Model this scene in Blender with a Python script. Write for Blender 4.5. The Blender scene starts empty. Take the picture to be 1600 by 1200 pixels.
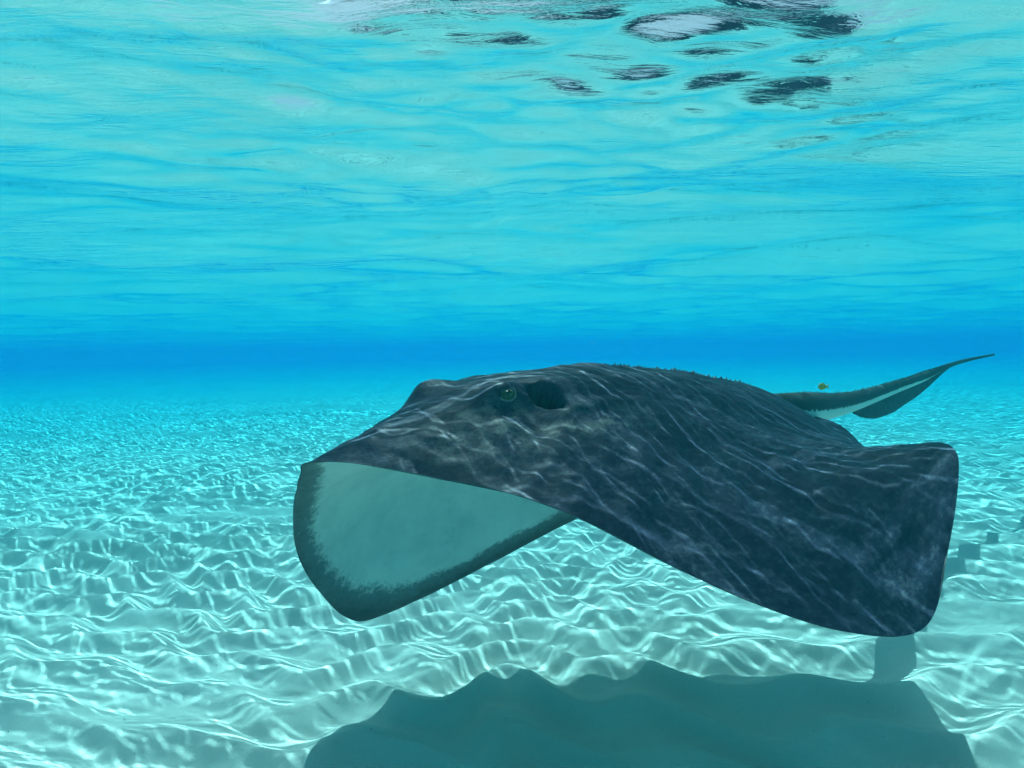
import bpy, bmesh, math, random
import numpy as np

SC = bpy.context.scene
COL = SC.collection
rng = np.random.default_rng(7)
random.seed(7)

# ------------------------------------------------------------------ camera
F = 1042.0            # focal length in pixels of the 1600 px wide photograph
HZ = 547.0            # row of the horizon
ROLL = math.radians(0.9)   # the photographer held the camera slightly tilted
FLOOR = -0.62         # mean level of the sand below the lens
SURF = 0.388           # mean level of the water surface above the lens
cam_d = bpy.data.cameras.new('camera')
cam = bpy.data.objects.new('camera', cam_d)
COL.objects.link(cam)
cam.location = (0, 0, 0)
cam.rotation_euler = (math.pi / 2, ROLL, 0)
cam_d.sensor_width = 36.0
cam_d.lens = 36.0 * F / 1600.0
cam_d.shift_y = -(600.0 - HZ) / 1600.0
cam_d.clip_start = 0.01
cam_d.clip_end = 600.0
SC.camera = cam

# ------------------------------------------------------------------ light
SUN_EL = math.radians(62.0)
SUN_AZ = math.radians(-4.0)          # from +Y towards +X: the sun stands high, ahead and slightly left
sun_dir = np.array([math.sin(SUN_AZ) * math.cos(SUN_EL), math.cos(SUN_AZ) * math.cos(SUN_EL), math.sin(SUN_EL)])
W = bpy.data.worlds.new('World')
SC.world = W
W.use_nodes = True
wn = W.node_tree.nodes
wl = W.node_tree.links
bg = wn['Background']
sky = wn.new('ShaderNodeTexSky')
sky.sky_type = 'NISHITA'
sky.sun_disc = False
sky.sun_elevation = SUN_EL
sky.sun_rotation = SUN_AZ
sky.dust_density = 5.0      # a bright hazy tropical sky
wl.new(sky.outputs[0], bg.inputs[0])
bg.inputs[1].default_value = 0.10
sd = bpy.data.lights.new('sun', 'SUN')
sd.energy = 5.0
sd.angle = math.radians(0.36)
sd.color = (1.0, 0.86, 0.76)
sun = bpy.data.objects.new('sun', sd)
COL.objects.link(sun)
from mathutils import Vector
sun.rotation_euler = Vector(sun_dir).to_track_quat('Z', 'Y').to_euler()
sun.location = (0, 0, 5)

SC.view_settings.view_transform = 'Standard'
SC.view_settings.look = 'None'
SC.view_settings.gamma = 1
SC.view_settings.exposure = 0.10
SC.view_settings.use_curve_mapping = False
SC.render.engine = 'CYCLES'
cy = SC.cycles
cy.max_bounces = 8
cy.diffuse_bounces = 3
cy.glossy_bounces = 4
cy.transmission_bounces = 4
cy.volume_bounces = 2
cy.transparent_max_bounces = 12
cy.sample_clamp_indirect = 6.0
cy.use_denoising = True
try:
    cy.denoiser = 'OPENIMAGEDENOISE'
except Exception:
    pass

# ------------------------------------------------------------------ helpers
def hash2(ix, iy, seed):
    h = (ix.astype(np.int64) * 374761393 + iy.astype(np.int64) * 668265263 + seed * 2147483647) & 0xffffffff
    h = ((h ^ (h >> 13)) * 1274126177) & 0xffffffff
    h = h ^ (h >> 16)
    return (h & 0xffff) / 65535.0


def vnoise(x, y, seed=0):
    """smooth value noise in -1..1"""
    ix = np.floor(x); iy = np.floor(y)
    fx = x - ix; fy = y - iy
    ux = fx * fx * fx * (fx * (fx * 6 - 15) + 10); uy = fy * fy * fy * (fy * (fy * 6 - 15) + 10)
    a = hash2(ix, iy, seed); b = hash2(ix + 1, iy, seed)
    c = hash2(ix, iy + 1, seed); d = hash2(ix + 1, iy + 1, seed)
    return 2 * ((a * (1 - ux) + b * ux) * (1 - uy) + (c * (1 - ux) + d * ux) * uy) - 1


def smooth(e0, e1, x):
    t = np.clip((x - e0) / (e1 - e0), 0, 1)
    return t * t * (3 - 2 * t)


def mesh_grid(name, P, wrap_u=False, attrs=None, flip=False):
    """P: (n, m, 3) array of points -> quad mesh"""
    n, m, _ = P.shape
    idx = np.arange(n * m).reshape(n, m)
    if wrap_u:
        i2 = np.vstack([idx, idx[:1]])
    else:
        i2 = idx
    q = np.stack([i2[:-1, :-1], i2[1:, :-1], i2[1:, 1:], i2[:-1, 1:]], -1).reshape(-1, 4)
    if flip:
        q = q[:, ::-1]
    return mesh_raw(name, P.reshape(-1, 3), q, attrs)


def mesh_raw(name, V, Q, attrs=None):
    me = bpy.data.meshes.new(name)
    k = Q.shape[1]
    me.vertices.add(len(V))
    me.vertices.foreach_set('co', np.ascontiguousarray(V, dtype=np.float32).ravel())
    me.loops.add(len(Q) * k)
    me.loops.foreach_set('vertex_index', np.ascontiguousarray(Q, dtype=np.int32).ravel())
    me.polygons.add(len(Q))
    me.polygons.foreach_set('loop_start', np.arange(0, len(Q) * k, k, dtype=np.int32))
    me.polygons.foreach_set('use_smooth', np.ones(len(Q), dtype=bool))
    me.update(calc_edges=True)
    me.validate()
    for an, av in (attrs or {}).items():
        a = me.attributes.new(an, 'FLOAT', 'POINT')
        a.data.foreach_set('value', np.ascontiguousarray(av, dtype=np.float32).ravel())
    return me


def link(name, me, mat=None, parent=None, **props):
    o = bpy.data.objects.new(name, me)
    COL.objects.link(o)
    if mat:
        me.materials.append(mat)
    if parent:
        o.parent = parent
    for k, v in props.items():
        o[k] = v
    return o


def new_mat(name):
    m = bpy.data.materials.new(name)
    m.use_nodes = True
    m.node_tree.nodes.clear()
    return m, m.node_tree.nodes, m.node_tree.links


def px(x, y, d):
    a, c = (x - 800.0) / F * d, -(y - HZ) / F * d
    return np.array([a * math.cos(ROLL) + c * math.sin(ROLL), d, c * math.cos(ROLL) - a * math.sin(ROLL)])


# ------------------------------------------------------------------ polar sheet
def sheet_coords(n_front, n_back, r0, r1, nr):
    half = math.radians(62)
    a = np.concatenate([np.linspace(-half, half, n_front, endpoint=False),
                        np.linspace(half, 2 * math.pi - half, n_back, endpoint=False)])
    r = np.exp(np.linspace(math.log(r0), math.log(r1), nr))
    A, R = np.meshgrid(a, r, indexing='ij')
    return np.sin(A) * R, np.cos(A) * R, R


# ------------------------------------------------------------------ seabed
def sand_height(X, Y, R=None):
    wx = 0.05 * vnoise(X * 3.1, Y * 1.7, 1) + 0.02 * vnoise(X * 7.5, Y * 4.2, 2)
    zz = (X * 3.9 + 0.55 * vnoise(X * 0.9, Y * 1.6, 11) + 0.25 * Y)
    tri = np.abs(2 * (zz - np.floor(zz)) - 1)
    tri = tri * tri * (3 - 2 * tri)
    wy = 0.066 * tri * (0.8 + 0.6 * vnoise(X * 1.3, Y * 2.1, 13)) + 0.07 * vnoise(X * 1.9 + 9, Y * 1.3, 3) + 0.028 * vnoise(X * 5.9, Y * 3.1, 4) + 0.010 * vnoise(X * 13, Y * 8, 12)
    lam = 0.148
    amp = 0.75 + 0.35 * vnoise(X * 1.4, Y * 2.3, 5)
    ph = (Y + 0.10 * X + wy) / lam
    f = ph - np.floor(ph)
    # asymmetric ripple with a rather sharp crest
    s = np.where(f < 0.44, f / 0.44, (1 - f) / 0.56)
    prof = (s * s * (3 - 2 * s)) * 0.45 + 0.55 * s ** 1.6
    h = 0.037 * amp * (prof - 0.5)
    ph2 = (Y * 0.93 + 0.36 * X + 0.5 * wx + 0.02 * vnoise(X * 9, Y * 7, 6)) / 0.062
    h2 = 0.0028 * np.sin(2 * math.pi * ph2) * (0.6 + 0.6 * vnoise(X * 2.2, Y * 2.2, 7))
    swell = 0.03 * vnoise(X * 0.55, Y * 0.6, 8) + 0.012 * vnoise(X * 1.9, Y * 1.9, 9)
    fade = np.ones_like(X)
    if R is not None:
        fade = 1 - 0.45 * smooth(4, 14, R)
    return h * fade + h2 * fade * (1 if R is None else (1 - smooth(2.5, 6, R))) + swell


X, Y, R = sheet_coords(640, 150, 0.12, 90.0, 760)
Zs = FLOOR + sand_height(X, Y, R)
P = np.stack([X, Y, Zs], -1)
me = mesh_grid('seabed', P, wrap_u=True)
m, N, L = new_mat('white_sand')
out = N.new('ShaderNodeOutputMaterial'); b = N.new('ShaderNodeBsdfPrincipled')
L.new(b.outputs[0], out.inputs[0])
tc = N.new('ShaderNodeNewGeometry')
n1 = N.new('ShaderNodeTexNoise'); n1.inputs['Scale'].default_value = 420; n1.inputs['Detail'].default_value = 4
n2 = N.new('ShaderNodeTexNoise'); n2.inputs['Scale'].default_value = 5; n2.inputs['Detail'].default_value = 5
L.new(tc.outputs['Position'], n1.inputs['Vector']); L.new(tc.outputs['Position'], n2.inputs['Vector'])
cr = N.new('ShaderNodeValToRGB')
cr.color_ramp.elements[0].position = 0.3; cr.color_ramp.elements[0].color = (0.43, 0.415, 0.385, 1)
cr.color_ramp.elements[1].position = 0.7; cr.color_ramp.elements[1].color = (0.57, 0.55, 0.515, 1)
mx = N.new('ShaderNodeMath'); mx.operation = 'MULTIPLY_ADD'; mx.inputs[1].default_value = 0.5
ad = N.new('ShaderNodeMath'); ad.operation = 'MULTIPLY'; ad.inputs[1].default_value = 0.5
L.new(n2.outputs[0], ad.inputs[0]); L.new(n1.outputs[0], mx.inputs[0]); L.new(ad.outputs[0], mx.inputs[2])
L.new(mx.outputs[0], cr.inputs[0]); L.new(cr.outputs[0], b.inputs['Base Color'])
b.inputs['Roughness'].default_value = 0.95
b.inputs['Specular IOR Level'].default_value = 0.02
bp = N.new('ShaderNodeBump'); bp.inputs['Strength'].default_value = 0.25; bp.inputs['Distance'].default_value = 0.002
L.new(n1.outputs[0], bp.inputs['Height']); L.new(bp.outputs[0], b.inputs['Normal'])
sand_mat = m
link('seabed', me, m, kind='structure', label='white rippled sand seabed', )

# ------------------------------------------------------------------ water surface
# a sea of many small wave trains, crests running mostly across the view
NW = 130
wl_ = np.exp(rng.uniform(math.log(0.05), math.log(2.6), NW))
wd = rng.normal(0, 0.5, NW) + 0.1
kk = 2 * math.pi / wl_
slope = 0.036 * (wl_ / 0.4) ** 0.10 * np.where(wl_ < 0.12, 0.75, np.where(wl_ < 0.3, 0.62, 0.50)) * np.where(wl_ > 1.2, 0.8, 1.0)
wa = slope / kk
wp = rng.uniform(0, 2 * math.pi, NW)


def wave_height(X, Y, R):
    h = np.zeros_like(X)
    cell = R * 0.012
    # patches of ruffled and calm water
    g = 0.75 + 0.7 * vnoise(X * 0.9, Y * 1.3, 21) + 0.3 * vnoise(X * 2.7, Y * 3.3, 22)
    g = np.clip(g, 0.12, 1.45)
    for i in range(NW):
        w = smooth(2.0, 5.0, wl_[i] / cell)
        if w.max() <= 0:
            continue
        t = kk[i] * (X * math.sin(wd[i]) + Y * math.cos(wd[i])) + wp[i]
        a = wa[i] * w
        if wl_[i] < 0.3:
            a = a * g
        h += a * np.sin(t)
    return h


X, Y, R = sheet_coords(620, 140, 0.06, 90.0, 900)
Zw = SURF + wave_height(X, Y, R)
P = np.stack([X, Y, Zw], -1)
me = mesh_grid('water_surface', P, wrap_u=True)


def caustic_tile(N0=512, up=4, size=1.6, depth=0.45):
    """sunlight sent through a periodic patch of waves, gathered below it"""
    r = np.random.default_rng(3)
    f = np.fft.fftfreq(N0, d=size / N0)
    FX, FY = np.meshgrid(f, f, indexing='ij')
    k = np.hypot(FX, FY) + 1e-9
    lam = 1 / k
    S = np.exp(-0.5 * (np.log(lam / 0.13) / 0.65) ** 2) / k ** 1.2
    S *= np.exp(-4.0 * (FX / k) ** 2)
    S[k < 1.0 / size * 0.9] = 0
    spec = S * np.exp(1j * r.uniform(0, 2 * np.pi, (N0, N0)))
    N1 = N0 * up
    def field(sp):
        big = np.zeros((N1, N1), complex)
        h = N0 // 2
        s = np.fft.fftshift(sp)
        o = N1 // 2 - h
        big[o:o + N0, o:o + N0] = s
        return np.fft.ifft2(np.fft.ifftshift(big)).real * up * up
    gx = field(spec * 2j * np.pi * FX); gy = field(spec * 2j * np.pi * FY)
    sc = 0.14 / math.sqrt(np.mean(gx ** 2 + gy ** 2))
    ii = np.arange(N1) * size / N1
    PX, PY = np.meshgrid(ii, ii, indexing='ij')
    PX = PX + r.uniform(-0.5, 0.5, PX.shape) * size / N1; PY = PY + r.uniform(-0.5, 0.5, PY.shape) * size / N1
    PX = PX - 0.25 * depth * sc * gx; PY = PY - 0.25 * depth * sc * gy
    M = 1024
    ux = PX / size * M; uy = PY / size * M
    ix = np.floor(ux).astype(int); iy = np.floor(uy).astype(int)
    fx = ux - ix; fy = uy - iy
    D = np.zeros(M * M)
    for dx, wx_ in ((0, 1 - fx), (1, fx)):
        for dy, wy_ in ((0, 1 - fy), (1, fy)):
            D += np.bincount((((ix + dx) % M) * M + (iy + dy) % M).ravel(), (wx_ * wy_).ravel(), M * M)
    D = D.reshape(M, M)
    D /= D.mean()
    D = (D + 0.5 * (np.roll(D, 1, 0) + np.roll(D, -1, 0) + np.roll(D, 1, 1) + np.roll(D, -1, 1))) / 3
    D = np.where(D > 6.0, 6.0 + (D - 6.0) * 0.6, D)
    return D


D = caustic_tile()
CA_SIZE = 1.6
M = D.shape[0]


def caustic_image(name, power):
    E = D ** power
    E = 0.08 + 0.92 * E / E.mean()
    im = bpy.data.images.new(name, M, M, float_buffer=True, is_data=True)
    buf = np.ones((M, M, 4), np.float32)
    buf[..., 0] = buf[..., 1] = buf[..., 2] = E.T
    im.pixels.foreach_set(buf.ravel())
    im.update()
    im.pack()
    return im


img = caustic_image('caustic_gobo', 1.05)           # caustic light painted into the surface's transmission colour
img_fine = caustic_image("caustic_gobo_fine", 1.95)    # same painted caustics, more contrast; sharp just below and blurred at the bottom

m, N, L = new_mat('sea_surface')
out = N.new('ShaderNodeOutputMaterial')
geo = N.new('ShaderNodeNewGeometry')


def tile_lookup(rot, scale, im=img):
    mp = N.new('ShaderNodeMapping'); mp.inputs['Rotation'].default_value = (0, 0, rot)
    mp.inputs['Scale'].default_value = (1 / (CA_SIZE * scale),) * 3
    L.new(geo.outputs['Position'], mp.inputs['Vector'])
    t = N.new('ShaderNodeTexImage'); t.image = im; t.extension = 'REPEAT'; t.interpolation = 'Linear'
    L.new(mp.outputs[0], t.inputs[0])
    return t.outputs[0]


t1 = tile_lookup(0.2, 1.0); t2 = tile_lookup(-0.12, 1.17)
nz = N.new('ShaderNodeTexNoise'); nz.inputs['Scale'].default_value = 0.9; nz.inputs['Detail'].default_value = 1
L.new(geo.outputs['Position'], nz.inputs['Vector'])
mr = N.new('ShaderNodeMapRange'); mr.inputs['From Min'].default_value = 0.42; mr.inputs['From Max'].default_value = 0.58
L.new(nz.outputs[0], mr.inputs[0])
mixc = N.new('ShaderNodeMix'); mixc.data_type = 'RGBA'; mixc.clamp_result = False
L.new(mr.outputs[0], mixc.inputs[0]); L.new(t1, mixc.inputs[6]); L.new(t2, mixc.inputs[7])
t3 = tile_lookup(0.35, 0.43, img_fine)
add3 = N.new('ShaderNodeMix'); add3.data_type = 'RGBA'; add3.clamp_result = False
add3.inputs[0].default_value = 0.5
L.new(mixc.outputs[2], add3.inputs[6]); L.new(t3, add3.inputs[7])
# painted caustics fade at oblique angles, keeping their net off the visible sky
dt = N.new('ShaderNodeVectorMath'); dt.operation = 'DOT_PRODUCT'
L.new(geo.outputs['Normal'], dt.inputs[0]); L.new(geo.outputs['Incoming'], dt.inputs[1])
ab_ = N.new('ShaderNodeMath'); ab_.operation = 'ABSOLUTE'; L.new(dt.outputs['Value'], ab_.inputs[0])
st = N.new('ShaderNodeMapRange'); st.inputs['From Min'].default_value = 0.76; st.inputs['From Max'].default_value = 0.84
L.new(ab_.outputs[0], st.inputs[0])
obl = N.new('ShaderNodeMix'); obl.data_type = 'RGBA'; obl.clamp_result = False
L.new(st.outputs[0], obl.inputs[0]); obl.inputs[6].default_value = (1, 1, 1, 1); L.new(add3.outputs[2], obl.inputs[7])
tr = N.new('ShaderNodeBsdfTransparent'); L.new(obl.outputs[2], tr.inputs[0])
gl = N.new('ShaderNodeBsdfGlossy'); gl.inputs['Roughness'].default_value = 0.0; gl.inputs['Color'].default_value = (1, 1, 1, 1)
fr = N.new('ShaderNodeFresnel'); fr.inputs['IOR'].default_value = 1.333
nb = N.new('ShaderNodeTexNoise'); nb.inputs['Scale'].default_value = 34; nb.inputs['Detail'].default_value = 5; nb.inputs['Distortion'].default_value = 0.6
mpb = N.new('ShaderNodeMapping'); mpb.inputs['Scale'].default_value = (0.25, 1.3, 1)
L.new(geo.outputs['Position'], mpb.inputs['Vector']); L.new(mpb.outputs[0], nb.inputs['Vector'])
bp = N.new('ShaderNodeBump'); nb.inputs['Roughness'].default_value = 0.6
npz = N.new('ShaderNodeTexNoise'); npz.inputs['Scale'].default_value = 2.4; npz.inputs['Detail'].default_value = 3
mpz = N.new('ShaderNodeMapping'); mpz.inputs['Scale'].default_value = (0.45, 1.0, 1)
L.new(geo.outputs['Position'], mpz.inputs['Vector']); L.new(mpz.outputs[0], npz.inputs['Vector'])
rpz = N.new('ShaderNodeMapRange'); rpz.inputs['From Min'].default_value = 0.40; rpz.inputs['From Max'].default_value = 0.62
rpz.inputs['To Min'].default_value = 0.15; rpz.inputs['To Max'].default_value = 1.0
L.new(npz.outputs[0], rpz.inputs[0])
L.new(rpz.outputs[0], bp.inputs['Strength']); bp.inputs['Distance'].default_value = 0.004
L.new(nb.outputs[0], bp.inputs['Height'])
nb2 = N.new('ShaderNodeTexNoise'); nb2.inputs['Scale'].default_value = 9; nb2.inputs['Detail'].default_value = 5; nb2.inputs['Roughness'].default_value = 0.62
mp2 = N.new('ShaderNodeMapping'); mp2.inputs['Scale'].default_value = (0.3, 1.25, 1)
L.new(geo.outputs['Position'], mp2.inputs['Vector']); L.new(mp2.outputs[0], nb2.inputs['Vector'])
ln = N.new('ShaderNodeVectorMath'); ln.operation = 'LENGTH'; L.new(geo.outputs['Position'], ln.inputs[0])
rg = N.new('ShaderNodeMapRange'); rg.inputs['From Min'].default_value = 0.8; rg.inputs['From Max'].default_value = 2.4
rg.inputs['To Min'].default_value = 0.12; L.new(ln.outputs['Value'], rg.inputs[0])
b2 = N.new('ShaderNodeBump'); b2.inputs['Distance'].default_value = 0.026
mg = N.new('ShaderNodeMath'); mg.operation = 'MULTIPLY'; L.new(rg.outputs[0], mg.inputs[0]); L.new(rpz.outputs[0], mg.inputs[1])
L.new(mg.outputs[0], b2.inputs['Strength']); L.new(nb2.outputs[0], b2.inputs['Height'])
L.new(b2.outputs[0], bp.inputs['Normal'])
L.new(bp.outputs[0], gl.inputs['Normal']); L.new(bp.outputs[0], fr.inputs['Normal'])
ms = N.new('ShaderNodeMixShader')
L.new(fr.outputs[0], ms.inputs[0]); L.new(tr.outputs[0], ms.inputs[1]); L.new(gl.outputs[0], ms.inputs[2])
L.new(ms.outputs[0], out.inputs[0])
link('water_surface', me, m, kind='structure', label='rippled underside of the sea surface')

# ------------------------------------------------------------------ stingray
# flat disc coordinates: p runs back from the snout, q towards the animal's left
CT = [  # p, q, photo column, photo row, distance
    (0.00, 0.00, 478, 722, 0.87),
    (0.10, 0.18, 690, 747, 0.83), (0.22, 0.36, 890, 803, 0.79), (0.36, 0.50, 1090, 903, 0.77),
    (0.50, 0.59, 1340, 990, 0.76), (0.60, 0.62, 1446, 988, 0.80), (0.72, 0.58, 1480, 870, 0.87),
    (0.80, 0.51, 1498, 716, 0.98), (0.92, 0.34, 1400, 706, 1.14), (1.02, 0.14, 1345, 695, 1.36),
    (1.08, 0.00, 1262, 652, 1.52),
    (0.03, -0.08, 470, 738, 0.91), (0.10, -0.18, 462, 773, 0.98), (0.20, -0.32, 465, 824, 1.06), (0.33, -0.47, 491, 908, 1.15),
    (0.46, -0.57, 528, 955, 1.22), (0.56, -0.61, 558, 971, 1.265), (0.68, -0.595, 622, 949, 1.32), (0.80, -0.51, 728, 900, 1.385),
    (0.92, -0.34, 895, 812, 1.47), (1.02, -0.14, 1110, 720, 1.54),
    # midline
    (0.14, 0.00, 590, 668, 0.93), (0.30, 0.00, 742, 596, 1.03), (0.48, 0.00, 905, 573, 1.13),
    (0.65, 0.00, 1050, 583, 1.26), (0.85, 0.00, 1180, 612, 1.40),
    # head sides and left wing
    (0.31, 0.10, 812, 625, 0.98), (0.31, -0.10, 672, 622, 1.10),
    (0.33, 0.26, 940, 715, 0.90), (0.55, 0.24, 1110, 680, 1.05), (0.76, 0.22, 1250, 672, 1.20),
    (0.50, 0.42, 1190, 820, 0.88), (0.66, 0.42, 1320, 765, 0.96),
    # hidden right wing
    (0.40, -0.30, 610, 760, 1.24), (0.65, -0.30, 830, 730, 1.38),
]
CT = np.array(CT, float)
PQ = CT[:, :2]
P3 = np.array([px(*r[2:]) for r in CT])


def tps_fit(C, V, lam=2e-4):
    n = len(C)
    d = np.linalg.norm(C[:, None] - C[None], axis=-1)
    K = np.where(d > 0, d * d * np.log(d + 1e-12), 0) + lam * np.eye(n)
    Pm = np.hstack([np.ones((n, 1)), C])
    A = np.zeros((n + 3, n + 3))
    A[:n, :n] = K; A[:n, n:] = Pm; A[n:, :n] = Pm.T
    B = np.zeros((n + 3, V.shape[1])); B[:n] = V
    return np.linalg.solve(A, B)


TW = tps_fit(PQ, P3)


def tps(C):
    S = C.shape[:-1]
    C = C.reshape(-1, 2)
    r = np.zeros((len(C), 3))
    for i, c in enumerate(PQ):
        d2 = ((C - c) ** 2).sum(1)
        r += (0.5 * d2 * np.log(d2 + 1e-20))[:, None] * TW[i]
    r += TW[len(PQ)] + C @ TW[len(PQ) + 1:]
    return r.reshape(S + (3,))


# outline of the disc as a closed smooth curve through the rim points
rim = [(0.0, 0.0), (0.035, 0.09), (0.10, 0.18), (0.22, 0.36), (0.36, 0.50), (0.50, 0.59), (0.60, 0.615), (0.72, 0.58),
       (0.80, 0.51), (0.92, 0.34), (1.02, 0.14), (1.075, 0.035)]
rim = np.array(rim + [(p, -q) for p, q in rim[::-1] if q > 0])
CEN = np.array([0.52, 0.0])
NA = 760


def outline(n):
    a = np.arctan2(rim[:, 1], -(rim[:, 0] - CEN[0]))
    r = np.hypot(rim[:, 1], rim[:, 0] - CEN[0])
    o = np.argsort(a); a = a[o]; r = r[o]
    ax = np.concatenate([a - 2 * math.pi, a, a + 2 * math.pi]); rx = np.tile(r, 3)
    t = np.linspace(-math.pi, math.pi, n, endpoint=False)
    # periodic cubic through the points (finite-difference tangents)
    m = np.gradient(rx, ax)
    j = np.searchsorted(ax, t, side='right') - 1
    h = ax[j + 1] - ax[j]; s = (t - ax[j]) / h
    v = (2 * s**3 - 3 * s**2 + 1) * rx[j] + (s**3 - 2 * s**2 + s) * h * m[j] + (-2 * s**3 + 3 * s**2) * rx[j + 1] + (s**3 - s**2) * h * m[j + 1]
    ker = np.hanning(11); ker /= ker.sum()
    v = np.convolve(np.concatenate([v[-5:], v, v[:5]]), ker, 'valid')
    return t, v


TA, RA = outline(NA)
rho = np.concatenate([np.linspace(0.001, 0.93, 150) ** 0.9 / (0.93 ** 0.9) * 0.93, 1 - 0.07 * (1 - np.linspace(0, 1, 22)[1:]) ** 2])
TT, RR = np.meshgrid(TA, rho, indexing='ij')
RAD = RR * RA[:, None]
PP = CEN[0] - np.cos(TT) * RAD
QQ = np.sin(TT) * RAD
base = tps(np.stack([PP, QQ], -1))
e = 1e-3
dp = tps(np.stack([PP + e, QQ], -1)) - tps(np.stack([PP - e, QQ], -1))
dq = tps(np.stack([PP, QQ + e], -1)) - tps(np.stack([PP, QQ - e], -1))
NRM = np.cross(dq, dp)
NRM /= np.linalg.norm(NRM, axis=-1, keepdims=True)


def gauss(p, q, p0, q0, sp, sq):
    return np.exp(-((p - p0) / sp) ** 2 - ((q - q0) / sq) ** 2)


def dorsal_relief(p, q, r):
    aq = np.abs(q)
    h = 0.025 * gauss(p, aq, 0.290, 0.078, 0.036, 0.023)                 # brow over each eye
    h += 0.016 * gauss(p, aq, 0.375, 0.095, 0.05, 0.035)                 # swelling behind the spiracle
    wob = 0.005 * vnoise(p * 90, q * 90, 35)
    h -= 0.060 * np.exp(-(((p + wob - 0.343 - 0.25 * (aq - 0.106)) / 0.0085) ** 2 + ((aq - 0.108) / 0.024) ** 2) ** 1.3)
    h -= 0.010 * gauss(p, aq, 0.335, 0.112, 0.030, 0.030)                # spiracle
    h -= 0.016 * gauss(p, aq, 0.305, 0.150, 0.030, 0.035)                # hollow below the eye
    h += 0.008 * gauss(p, aq, 0.40, 0.15, 0.07, 0.015)                   # fold behind it
    h -= 0.008 * gauss(p, q, 0.26, 0.0, 0.06, 0.04)                      # dip between the eyes
    h += 0.006 * np.exp(-(q / 0.02) ** 2) * smooth(0.36, 0.5, p)         # ridge of the back
    h += 0.007 * gauss(p, aq, 0.362, 0.105, 0.010, 0.030)                # lip behind the spiracle
    ed = smooth(1.0, 0.9, r)
    # faint muscle bands running out into the wings
    ang = np.arctan2(aq, 0.58 - p + 1e-6)
    h += ed * 0.0016 * np.sin(ang * 34 + 2.0 * vnoise(p * 6, q * 6, 31)) * smooth(0.16, 0.32, aq)
    h += ed * (0.0022 * vnoise(p * 22, q * 22, 32) + 0.0012 * vnoise(p * 60, q * 60, 33))
    # soft waviness near the rim
    h += 0.004 * vnoise(p * 9, q * 9, 34) * smooth(0.6, 0.95, r)
    return h


core = 0.105 * np.exp(-(np.abs(QQ) / 0.17) ** 2.2) * smooth(0.02, 0.34, PP) * smooth(1.12, 0.7, PP)
thick = (core + 0.016 * (1 - RR ** 2) + 0.007) * np.sqrt(np.clip(1 - RR ** 26, 0, 1))
top = base + NRM * dorsal_relief(PP, QQ, RR)[..., None]
wav = 0.002 * vnoise(PP * 8, QQ * 8, 41)[..., None] * NRM
bot = base - NRM * thick[..., None] + wav * smooth(1.0, 0.9, RR)[..., None]
# join: dorsal rings then ventral rings back to the middle (the rim ring is shared)
nr = len(rho)
ALL = np.concatenate([top, bot[:, -2::-1]], axis=1)
# rings 0 and last collapse in the middle, harmless tiny quads
attr_rho = np.concatenate([RR, RR[:, -2::-1]], axis=1)
attr_side = np.concatenate([np.ones_like(RR), np.zeros_like(RR[:, 1:])], axis=1)
lead = smooth(0.56, 0.36, PP)
MAR = RR - 0.065 * lead * smooth(0.5, 0.9, RR)
attr_mar = np.concatenate([MAR, MAR[:, -2::-1]], axis=1)
PAL = gauss(PP, QQ, 0.245, 0.125, 0.075, 0.06) + 0.8 * gauss(PP, QQ, 0.35, 0.19, 0.10, 0.035) + 0.5 * gauss(PP, QQ, 0.16, 0.12, 0.05, 0.08)
attr_pale = np.concatenate([PAL, PAL[:, -2::-1]], axis=1)
attr_p = np.concatenate([PP, PP[:, -2::-1]], axis=1)
attr_q = np.concatenate([QQ, QQ[:, -2::-1]], axis=1)

ray_base = np.array([0.25, 1.15, -0.14])
ray = bpy.data.objects.new('stingray', None)
COL.objects.link(ray)
ray.location = ray_base
ray['label'] = 'large dark stingray with pale underside gliding above the rippled sand'
ray['category'] = 'stingray'


def local(a):
    return np.asarray(a) - ray_base


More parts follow.
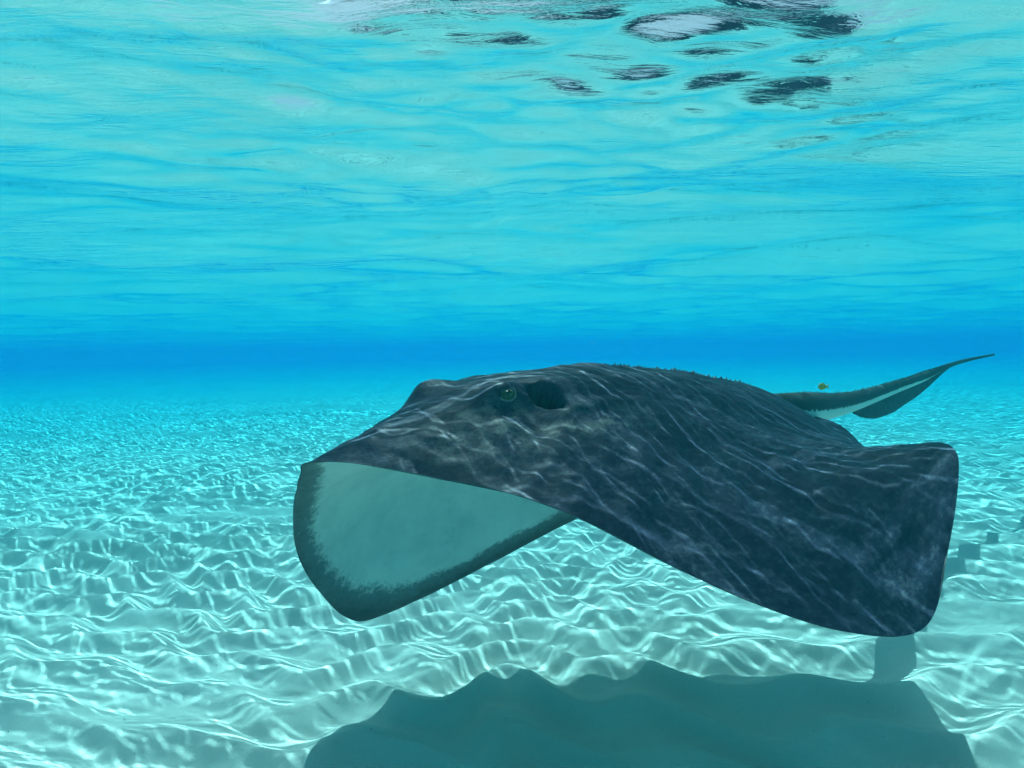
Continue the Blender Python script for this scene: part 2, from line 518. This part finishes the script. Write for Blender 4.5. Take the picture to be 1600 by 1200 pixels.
def skin_material():
    m, N, L = new_mat('ray_skin')
    out = N.new('ShaderNodeOutputMaterial'); b = N.new('ShaderNodeBsdfPrincipled')
    L.new(b.outputs[0], out.inputs[0])
    def attr(n):
        a = N.new('ShaderNodeAttribute'); a.attribute_name = n
        return a.outputs['Fac']
    def math_(op, a, b_=None, c=None):
        n = N.new('ShaderNodeMath'); n.operation = op
        for i, v in enumerate((a, b_, c)):
            if v is None: continue
            if isinstance(v, (int, float)): n.inputs[i].default_value = v
            else: L.new(v, n.inputs[i])
        return n.outputs[0]
    def noise(scale, detail, vec, rough=0.5):
        n = N.new('ShaderNodeTexNoise'); n.inputs['Scale'].default_value = scale; n.inputs['Detail'].default_value = detail
        n.inputs['Roughness'].default_value = rough
        L.new(vec, n.inputs['Vector'])
        return n.outputs[0]
    def ramp(f, stops):
        r = N.new('ShaderNodeValToRGB'); L.new(f, r.inputs[0])
        r.color_ramp.elements[0].position = stops[0][0]; r.color_ramp.elements[0].color = stops[0][1] + (1,)
        r.color_ramp.elements[1].position = stops[-1][0]; r.color_ramp.elements[1].color = stops[-1][1] + (1,)
        for s in stops[1:-1]:
            e_ = r.color_ramp.elements.new(s[0]); e_.color = s[1] + (1,)
        return r.outputs[0]
    def ramp_f(f, lo, hi):
        r = N.new('ShaderNodeMapRange'); r.inputs['From Min'].default_value = lo; r.inputs['From Max'].default_value = hi
        L.new(f, r.inputs[0])
        return r.outputs[0]
    cmb = N.new('ShaderNodeCombineXYZ')
    L.new(attr('disc_p'), cmb.inputs[0]); L.new(attr('disc_q'), cmb.inputs[1])
    v = cmb.outputs[0]
    # back: slate brown with fine mottling
    f1 = noise(9, 6, v, 0.6); f2 = noise(95, 5, v, 0.7)
    dors = ramp(math_('ADD', math_('MULTIPLY', f1, 0.4), math_('MULTIPLY', f2, 0.6)),
                [(0.36, (0.006, 0.011, 0.026)), (0.52, (0.018, 0.026, 0.048)), (0.68, (0.075, 0.085, 0.112))])
    pn = noise(38, 6, v, 0.75)
    pf = math_('MULTIPLY', attr('disc_pale'), ramp_f(pn, 0.46, 0.66))
    mp_ = N.new('ShaderNodeMix'); mp_.data_type = 'RGBA'
    L.new(math_('MULTIPLY', pf, 0.55), mp_.inputs[0]); L.new(dors, mp_.inputs[6]); mp_.inputs[7].default_value = (0.26, 0.26, 0.24, 1)
    dors = mp_.outputs[2]
    # belly: off white with a ragged dusky margin
    gp = N.new('ShaderNodeNewGeometry').outputs['Position']
    n1 = noise(17, 6, gp, 0.75); n2 = noise(120, 3, gp, 0.7)
    rag = math_('ADD', math_('MULTIPLY', math_('SUBTRACT', n1, 0.5), 0.10), math_('MULTIPLY', math_('SUBTRACT', n2, 0.5), 0.07))
    edge = math_('ADD', attr('disc_margin'), rag)
    vent = ramp(edge, [(0.855, (0.80, 0.76, 0.70)), (0.885, (0.22, 0.23, 0.23)), (0.96, (0.085, 0.09, 0.095))])
    # faint blotches and creases on the belly
    bl = noise(11, 7, gp, 0.7)
    vm = N.new('ShaderNodeMix'); vm.data_type = 'RGBA'; vm.blend_type = 'MULTIPLY'
    vm.inputs[0].default_value = 1.0
    L.new(vent, vm.inputs[6]); L.new(ramp(bl, [(0.35, (0.80, 0.82, 0.84)), (0.6, (1.0, 1.0, 1.0))]), vm.inputs[7])
    vent = vm.outputs[2]
    mixn = N.new('ShaderNodeMix'); mixn.data_type = 'RGBA'
    L.new(attr('disc_side'), mixn.inputs[0]); L.new(vent, mixn.inputs[6]); L.new(dors, mixn.inputs[7])
    L.new(mixn.outputs[2], b.inputs['Base Color'])
    b.inputs['Roughness'].default_value = 0.55
    b.inputs['Specular IOR Level'].default_value = 0.04
    bp = N.new('ShaderNodeBump'); bp.inputs['Strength'].default_value = 0.35; bp.inputs['Distance'].default_value = 0.002
    L.new(noise(170, 4, v), bp.inputs['Height']); L.new(bp.outputs[0], b.inputs['Normal'])
    return m


skin = skin_material()
me = mesh_grid('stingray_body', local(ALL), wrap_u=True, flip=False,
               attrs={'disc_margin': attr_mar, 'disc_side': attr_side, 'disc_pale': attr_pale, 'disc_p': attr_p, 'disc_q': attr_q})
link('body', me, skin, ray)


def on_back(p, q, lift=0.0):
    c = np.array([[p, q]])
    b0 = tps(c)[0]
    n = np.cross(tps(c + [[0, e]])[0] - tps(c - [[0, e]])[0], tps(c + [[e, 0]])[0] - tps(c - [[e, 0]])[0])
    n /= np.linalg.norm(n)
    t = math.atan2(q, CEN[0] - p)
    r = math.hypot(q, CEN[0] - p) / np.interp(t, TA, RA)
    return b0 + n * (float(dorsal_relief(np.array([p]), np.array([q]), np.array([r]))[0]) + lift), n


# tail
def simple_mat(name, col, rough=0.5, spec=0.3, mottled=0.0, scale=60):
    m, N, L = new_mat(name)
    out = N.new('ShaderNodeOutputMaterial'); b = N.new('ShaderNodeBsdfPrincipled')
    L.new(b.outputs[0], out.inputs[0])
    b.inputs['Roughness'].default_value = rough
    b.inputs['Specular IOR Level'].default_value = spec * 0.2   # under water skin hardly shines
    g = N.new('ShaderNodeNewGeometry')
    n = N.new('ShaderNodeTexNoise'); n.inputs['Scale'].default_value = scale; n.inputs['Detail'].default_value = 4
    L.new(g.outputs['Position'], n.inputs['Vector'])
    r = N.new('ShaderNodeValToRGB'); L.new(n.outputs[0], r.inputs[0])
    r.color_ramp.elements[0].position = 0.3; r.color_ramp.elements[1].position = 0.7
    r.color_ramp.elements[0].color = tuple(c * (1 - mottled) for c in col) + (1,)
    r.color_ramp.elements[1].color = tuple(c * (1 + mottled) for c in col) + (1,)
    L.new(r.outputs[0], b.inputs['Base Color'])
    return m


def catmull(pts, n):
    pts = np.array(pts, float)
    t = np.linspace(0, len(pts) - 1, n)
    q = np.vstack([2 * pts[0] - pts[1], pts, 2 * pts[-1] - pts[-2]])
    i = np.minimum(t.astype(int), len(pts) - 2); s = (t - i)[:, None]
    a, b_, c, d = q[i], q[i + 1], q[i + 2], q[i + 3]
    return 0.5 * (2 * b_ + (c - a) * s + (2 * a - 5 * b_ + 4 * c - d) * s**2 + (3 * b_ - a - 3 * c + d) * s**3)


TAIL = [(1150, 640, 1.40, 0.022), (1205, 638, 1.45, 0.030), (1262, 637, 1.53, 0.034), (1310, 632, 1.70, 0.0285), (1352, 621, 1.88, 0.0235), (1400, 604, 2.08, 0.0190),
        (1440, 590, 2.27, 0.0150), (1475, 574, 2.42, 0.0092), (1510, 563, 2.58, 0.0064), (1553, 554, 2.78, 0.0040)]
ctr = catmull([np.append(px(*t[:3]), t[3]) for t in TAIL], 150)
tc_, tr_ = ctr[:, :3], ctr[:, 3]
tan = np.gradient(tc_, axis=0); tan /= np.linalg.norm(tan, axis=1, keepdims=True)
upv = np.array([0, 0, 1.0])
side = np.cross(tan, upv); side /= np.linalg.norm(side, axis=1, keepdims=True)
upt = np.cross(side, tan)
na = 40
ang = np.linspace(0, 2 * math.pi, na, endpoint=False)
rr = tr_[:, None] * (1 + 0.05 * np.cos(2 * ang)[None])
tub = tc_[:, None] + rr[..., None] * (np.cos(ang)[None, :, None] * upt[:, None] + np.sin(ang)[None, :, None] * side[:, None] * 0.9)
tip = tc_[-1:] + tan[-1:] * 0.004
tub = np.concatenate([tub, np.repeat(tip[:, None], na, 1)], 0)
hgt = np.concatenate([np.tile(np.cos(ang), (150, 1)), np.zeros((1, na))], 0)
run = np.tile(np.linspace(0, 1, 151)[:, None], (1, na))
me = mesh_grid('stingray_tail', local(tub.transpose(1, 0, 2)), wrap_u=True, flip=True, attrs={'tail_up': hgt.T, 'tail_run': run.T})
m, N, L = new_mat('tail_skin')
out = N.new('ShaderNodeOutputMaterial'); b = N.new('ShaderNodeBsdfPrincipled'); L.new(b.outputs[0], out.inputs[0])
a1 = N.new('ShaderNodeAttribute'); a1.attribute_name = 'tail_up'
a2 = N.new('ShaderNodeAttribute'); a2.attribute_name = 'tail_run'
g = N.new('ShaderNodeNewGeometry')
n = N.new('ShaderNodeTexNoise'); n.inputs['Scale'].default_value = 90; n.inputs['Detail'].default_value = 5
L.new(g.outputs['Position'], n.inputs['Vector'])
s1 = N.new('ShaderNodeMath'); s1.operation = 'MULTIPLY_ADD'; s1.inputs[1].default_value = 0.5; L.new(n.outputs[0], s1.inputs[0]); L.new(a1.outputs['Fac'], s1.inputs[2])
r2 = N.new('ShaderNodeMapRange'); r2.inputs['From Min'].default_value = 0.62; r2.inputs['From Max'].default_value = 0.85; r2.inputs['To Max'].default_value = 1.2
L.new(a2.outputs['Fac'], r2.inputs[0])
s2 = N.new('ShaderNodeMath'); s2.operation = 'ADD'; L.new(s1.outputs[0], s2.inputs[0]); L.new(r2.outputs[0], s2.inputs[1])
r = N.new('ShaderNodeValToRGB'); L.new(s2.outputs[0], r.inputs[0])
r.color_ramp.elements[0].position = 0.02; r.color_ramp.elements[0].color = (0.58, 0.58, 0.54, 1)
r.color_ramp.elements[1].position = 0.16; r.color_ramp.elements[1].color = (0.045, 0.05, 0.055, 1)
L.new(r.outputs[0], b.inputs['Base Color']); b.inputs['Roughness'].default_value = 0.6; b.inputs['Specular IOR Level'].default_value = 0.05
tail = link('tail', me, m, ray)


def blade(name, t0, t1, prof, sign, thick, mat):
    """thin fin along the tail: sign -1 hangs below, +1 stands above"""
    n = 70
    tt = np.linspace(t0, t1, n)
    c = np.stack([np.interp(tt, np.linspace(0, 1, 150), tc_[:, k]) for k in range(3)], 1)
    rad = np.interp(tt, np.linspace(0, 1, 150), tr_)
    u = np.stack([np.interp(tt, np.linspace(0, 1, 150), upt[:, k]) for k in range(3)], 1)
    s_ = np.stack([np.interp(tt, np.linspace(0, 1, 150), side[:, k]) for k in range(3)], 1)
    x = np.linspace(0, 1, n)
    dep = np.interp(x, [a for a, _ in prof], [b_ for _, b_ in prof])
    ker = np.hanning(9); ker /= ker.sum()
    dep = np.convolve(np.pad(dep, 4, mode='edge'), ker, 'valid')
    k = 14
    w = np.concatenate([np.linspace(0, 1, k), np.linspace(1, 0, k)])
    sg = np.concatenate([np.ones(k), -np.ones(k)])
    th = thick * np.sqrt(np.clip(1 - w ** 6, 0, 1))
    off = (rad * 0.75)[:, None] + dep[:, None] * w[None]
    wob = 0.004 * np.sin(x * 9)[:, None] * w[None]
    Pp = c[:, None] + sign * off[..., None] * u[:, None] + (th * sg)[None, :, None] * s_[:, None] + wob[..., None] * s_[:, None]
    mm = mesh_grid(name, local(Pp.transpose(1, 0, 2)), wrap_u=True, flip=(sign > 0))
    return link(name, mm, mat, tail)


fin_mat = simple_mat('fin_skin', (0.05, 0.055, 0.062), 0.55, 0.25, 0.35, 50)
blade('tail_fin', 0.395, 0.80, [(0, 0.014), (0.06, 0.031), (0.2, 0.054), (0.38, 0.063), (0.6, 0.049), (0.85, 0.017), (1, 0.002)], -1, 0.0022, fin_mat)
blade('tail_ridge', 0.52, 0.80, [(0, 0.001), (0.2, 0.007), (0.6, 0.008), (1, 0.001)], 1, 0.002, fin_mat)

# thorns along the back and the tail
bm = bmesh.new()
def thorn(bm, pos, nrm, back, h, r):
    n = np.array(nrm); bk = np.array(back)
    a = np.cross(n, bk); a /= np.linalg.norm(a)
    b_ = np.cross(n, a)
    ring = [bm.verts.new(local(pos - n * 0.003 + r * (math.cos(t) * a + math.sin(t) * b_ * 1.4))) for t in np.linspace(0, 2 * math.pi, 6, endpoint=False)]
    tp = bm.verts.new(local(pos + n * h + bk * h * 0.6))
    for i in range(6):
        bm.faces.new((ring[i], ring[(i + 1) % 6], tp))
for i in range(95):
    p = 0.52 + 0.46 * i / 94 + random.uniform(-0.002, 0.002)
    q = random.gauss(0, 0.006)
    pos, n = on_back(p, q); pos2, _ = on_back(p + 0.01, q)
    bk = (pos2 - pos) / np.linalg.norm(pos2 - pos)
    thorn(bm, pos, n, bk, random.uniform(0.002, 0.006), random.uniform(0.003, 0.0055))
for i in range(80):
    j = int(28 + 62 * i / 79); th = random.gauss(0, 0.35)
    n = math.cos(th) * upt[j] + math.sin(th) * side[j]
    thorn(bm, tc_[j] + n * tr_[j], n, tan[j], random.uniform(0.0015, 0.006), random.uniform(0.003, 0.0052))
bmesh.ops.recalc_face_normals(bm, faces=bm.faces)
me = bpy.data.meshes.new('thorns'); bm.to_mesh(me); bm.free()
link('thorns', me, simple_mat('thorn', (0.10, 0.105, 0.11), 0.5, 0.3, 0.3, 200), ray, kind='stuff')

# eyes
eye_mat = simple_mat('eye', (0.05, 0.07, 0.04), 0.25, 0.5, 0.6, 260)
pupil_mat = simple_mat('pupil', (0.006, 0.007, 0.007), 0.15, 0.5, 0.0)
lid_mat = simple_mat('eyelid', (0.15, 0.155, 0.16), 0.5, 0.3, 0.4, 160)
for sgn in (1, -1):
    pos, n = on_back(0.292, sgn * 0.093)
    c0, _ = on_back(0.292, sgn * 0.055)
    outw = pos - c0; outw /= np.linalg.norm(outw)
    look = outw * 0.55 + n * 0.85; look /= np.linalg.norm(look)
    fw = on_back(0.28, sgn * 0.108)[0] - on_back(0.31, sgn * 0.108)[0]; fw -= look * fw.dot(look); fw /= np.linalg.norm(fw)
    upx = np.cross(look, fw)
    def ball(name, center, r, sc, mat, parent, seg=28):
        t = np.linspace(0, math.pi, seg // 2 + 1); ph = np.linspace(0, 2 * math.pi, seg, endpoint=False)
        TT_, PH = np.meshgrid(t, ph)
        v = (np.cos(TT_)[..., None] * look * sc[0] + (np.sin(TT_) * np.cos(PH))[..., None] * fw * sc[1] + (np.sin(TT_) * np.sin(PH))[..., None] * upx * sc[2]) * r
        mm = mesh_grid(name, local(center + v), wrap_u=True)
        return link(name, mm, mat, parent)
    ce = pos - look * 0.0095
    ey = ball('eye', ce, 0.0125, (1, 1.25, 1), eye_mat, ray)
    # lids: a thick ring of skin, heavier above
    ph = np.linspace(0, 2 * math.pi, 40, endpoint=False); tt_ = np.linspace(0, 2 * math.pi, 12, endpoint=False)
    PH, T2 = np.meshgrid(ph, tt_, indexing='ij')
    upd = np.array([0, 0, 1.0]) - look * look[2]; upd /= np.linalg.norm(upd)
    dirs = np.cos(PH)[..., None] * fw * 1.28 + np.sin(PH)[..., None] * upx
    w_ = 0.0016 + 0.0040 * np.clip((dirs * upd).sum(-1), 0, 1) ** 1.5
    lid = ce + look * 0.0058 + dirs * 0.0112 + (np.cos(T2) * w_)[..., None] * dirs + (np.sin(T2) * w_)[..., None] * look
    link('eyelid', mesh_grid('eyelid', local(lid), wrap_u=True), lid_mat, ray)
    ball('pupil', ce + look * 0.0085, 0.0055, (0.85, 1.3, 0.75), pupil_mat, ey)

# ------------------------------------------------------------------ small fish beyond the ray
fc = px(1285, 604, 2.0)
fish = bpy.data.objects.new('fish', None); COL.objects.link(fish); fish.location = fc
fish['label'] = "small orange-yellow fish swimming beyond the stingray's tail base"
fish['category'] = 'fish'
fm = simple_mat('fish_skin', (0.90, 0.42, 0.07), 0.45, 0.4, 0.3, 200)
t = np.linspace(0, 1, 24); a_ = np.linspace(0, 2 * math.pi, 18, endpoint=False)
rad = 0.0085 * np.sin(math.pi * np.clip(t, 0.01, 1) ** 0.8) ** 0.8 + 0.0015
T_, A_ = np.meshgrid(t, a_)
rv = np.interp(T_, t, rad)
v = np.stack([(T_ - 0.5) * 0.026, np.cos(A_) * rv * 0.45, np.sin(A_) * rv], -1)
link('body', mesh_grid('fish_body', v, wrap_u=True), fm, fish)
def flat_fin(name, pts, th=0.0008):
    bm = bmesh.new()
    f_ = [bm.verts.new((x, -th, z)) for x, z in pts]; b_ = [bm.verts.new((x, th, z)) for x, z in pts]
    bm.faces.new(f_); bm.faces.new(b_[::-1])
    for i in range(len(pts)):
        j = (i + 1) % len(pts)
        bm.faces.new((f_[j], f_[i], b_[i], b_[j]))
    bmesh.ops.recalc_face_normals(bm, faces=bm.faces)
    mm = bpy.data.meshes.new(name); bm.to_mesh(mm); bm.free()
    link(name, mm, fm, fish)
flat_fin('tail_fin', [(0.0115, 0.0015), (0.019, 0.007), (0.0175, 0.0), (0.019, -0.007), (0.0115, -0.0015)])
flat_fin('dorsal_fin', [(-0.005, 0.007), (0.0, 0.0115), (0.006, 0.009), (0.008, 0.004)])

# ------------------------------------------------------------------ specks
def specks(name, pts, sizes, mat, label):
    bm = bmesh.new()
    for p_, s_ in zip(pts, sizes):
        vs = [bm.verts.new(Vector(p_) + Vector(d) * s_ * random.uniform(0.6, 1.3)) for d in
              ((1, 0, 0), (-1, 0, 0), (0, 1, 0), (0, -1, 0), (0, 0, 1), (0, 0, -1))]
        for a, b_, c in ((0, 2, 4), (2, 1, 4), (1, 3, 4), (3, 0, 4), (2, 0, 5), (1, 2, 5), (3, 1, 5), (0, 3, 5)):
            bm.faces.new((vs[a], vs[b_], vs[c]))
    mm = bpy.data.meshes.new(name); bm.to_mesh(mm); bm.free()
    link(name, mm, mat, kind='stuff', label=label)

pts, sz = [], []
for i in range(300):
    y_ = random.uniform(0.9, 3.2); x_ = random.uniform(-0.95, 0.95) * y_
    z_ = FLOOR + float(sand_height(np.array([x_]), np.array([y_]), np.array([math.hypot(x_, y_)]))[0])
    s_ = random.uniform(0.0004, 0.0013)
    pts.append((x_, y_, z_ + s_ * 0.3)); sz.append(s_)
specks('debris', pts, sz, simple_mat('debris', (0.04, 0.04, 0.03), 0.8, 0.1), 'dark specks of debris lying on the sand')
pts, sz = [], []
for i in range(90):
    y_ = random.uniform(0.8, 4.0); x_ = random.uniform(-0.8, 0.8) * y_
    z_ = random.uniform(-0.5, 0.12)
    pts.append((x_, y_, z_)); sz.append(random.uniform(0.0005, 0.0013) * (0.6 + 0.3 * y_))
specks('floating_specks', pts, sz, simple_mat('speck', (0.6, 0.6, 0.55), 0.8, 0.1), 'pale specks drifting in the water')

# ------------------------------------------------------------------ the water itself, as an even haze
SIG_S = (0.002, 0.027, 0.033)
SIG_A = (0.47, 0.061, 0.016)
DEN = 0.62
bm = bmesh.new()
bmesh.ops.create_cube(bm, size=1.0)
z0, z1 = FLOOR - 1.2, SURF + 0.35
for v_ in bm.verts:
    v_.co = Vector((v_.co.x * 184, v_.co.y * 184, z0 if v_.co.z < 0 else z1))
me = bpy.data.meshes.new('haze'); bm.to_mesh(me); bm.free()
m, N, L = new_mat('sea_water')
out = N.new('ShaderNodeOutputMaterial')
pv = N.new('ShaderNodeVolumePrincipled')
colr = [s / DEN for s in SIG_S]
ab = [max(0.0, 1 - a_ / (DEN * (1 - c_))) ** 2 for a_, c_ in zip(SIG_A, colr)]
pv.inputs['Color'].default_value = (*colr, 1)
pv.inputs['Absorption Color'].default_value = (*ab, 1)
pv.inputs['Density'].default_value = DEN
pv.inputs['Anisotropy'].default_value = 0.25
L.new(pv.outputs[0], out.inputs['Volume'])
hz = link('haze', me, m, kind='stuff', label='clear turquoise sea water')
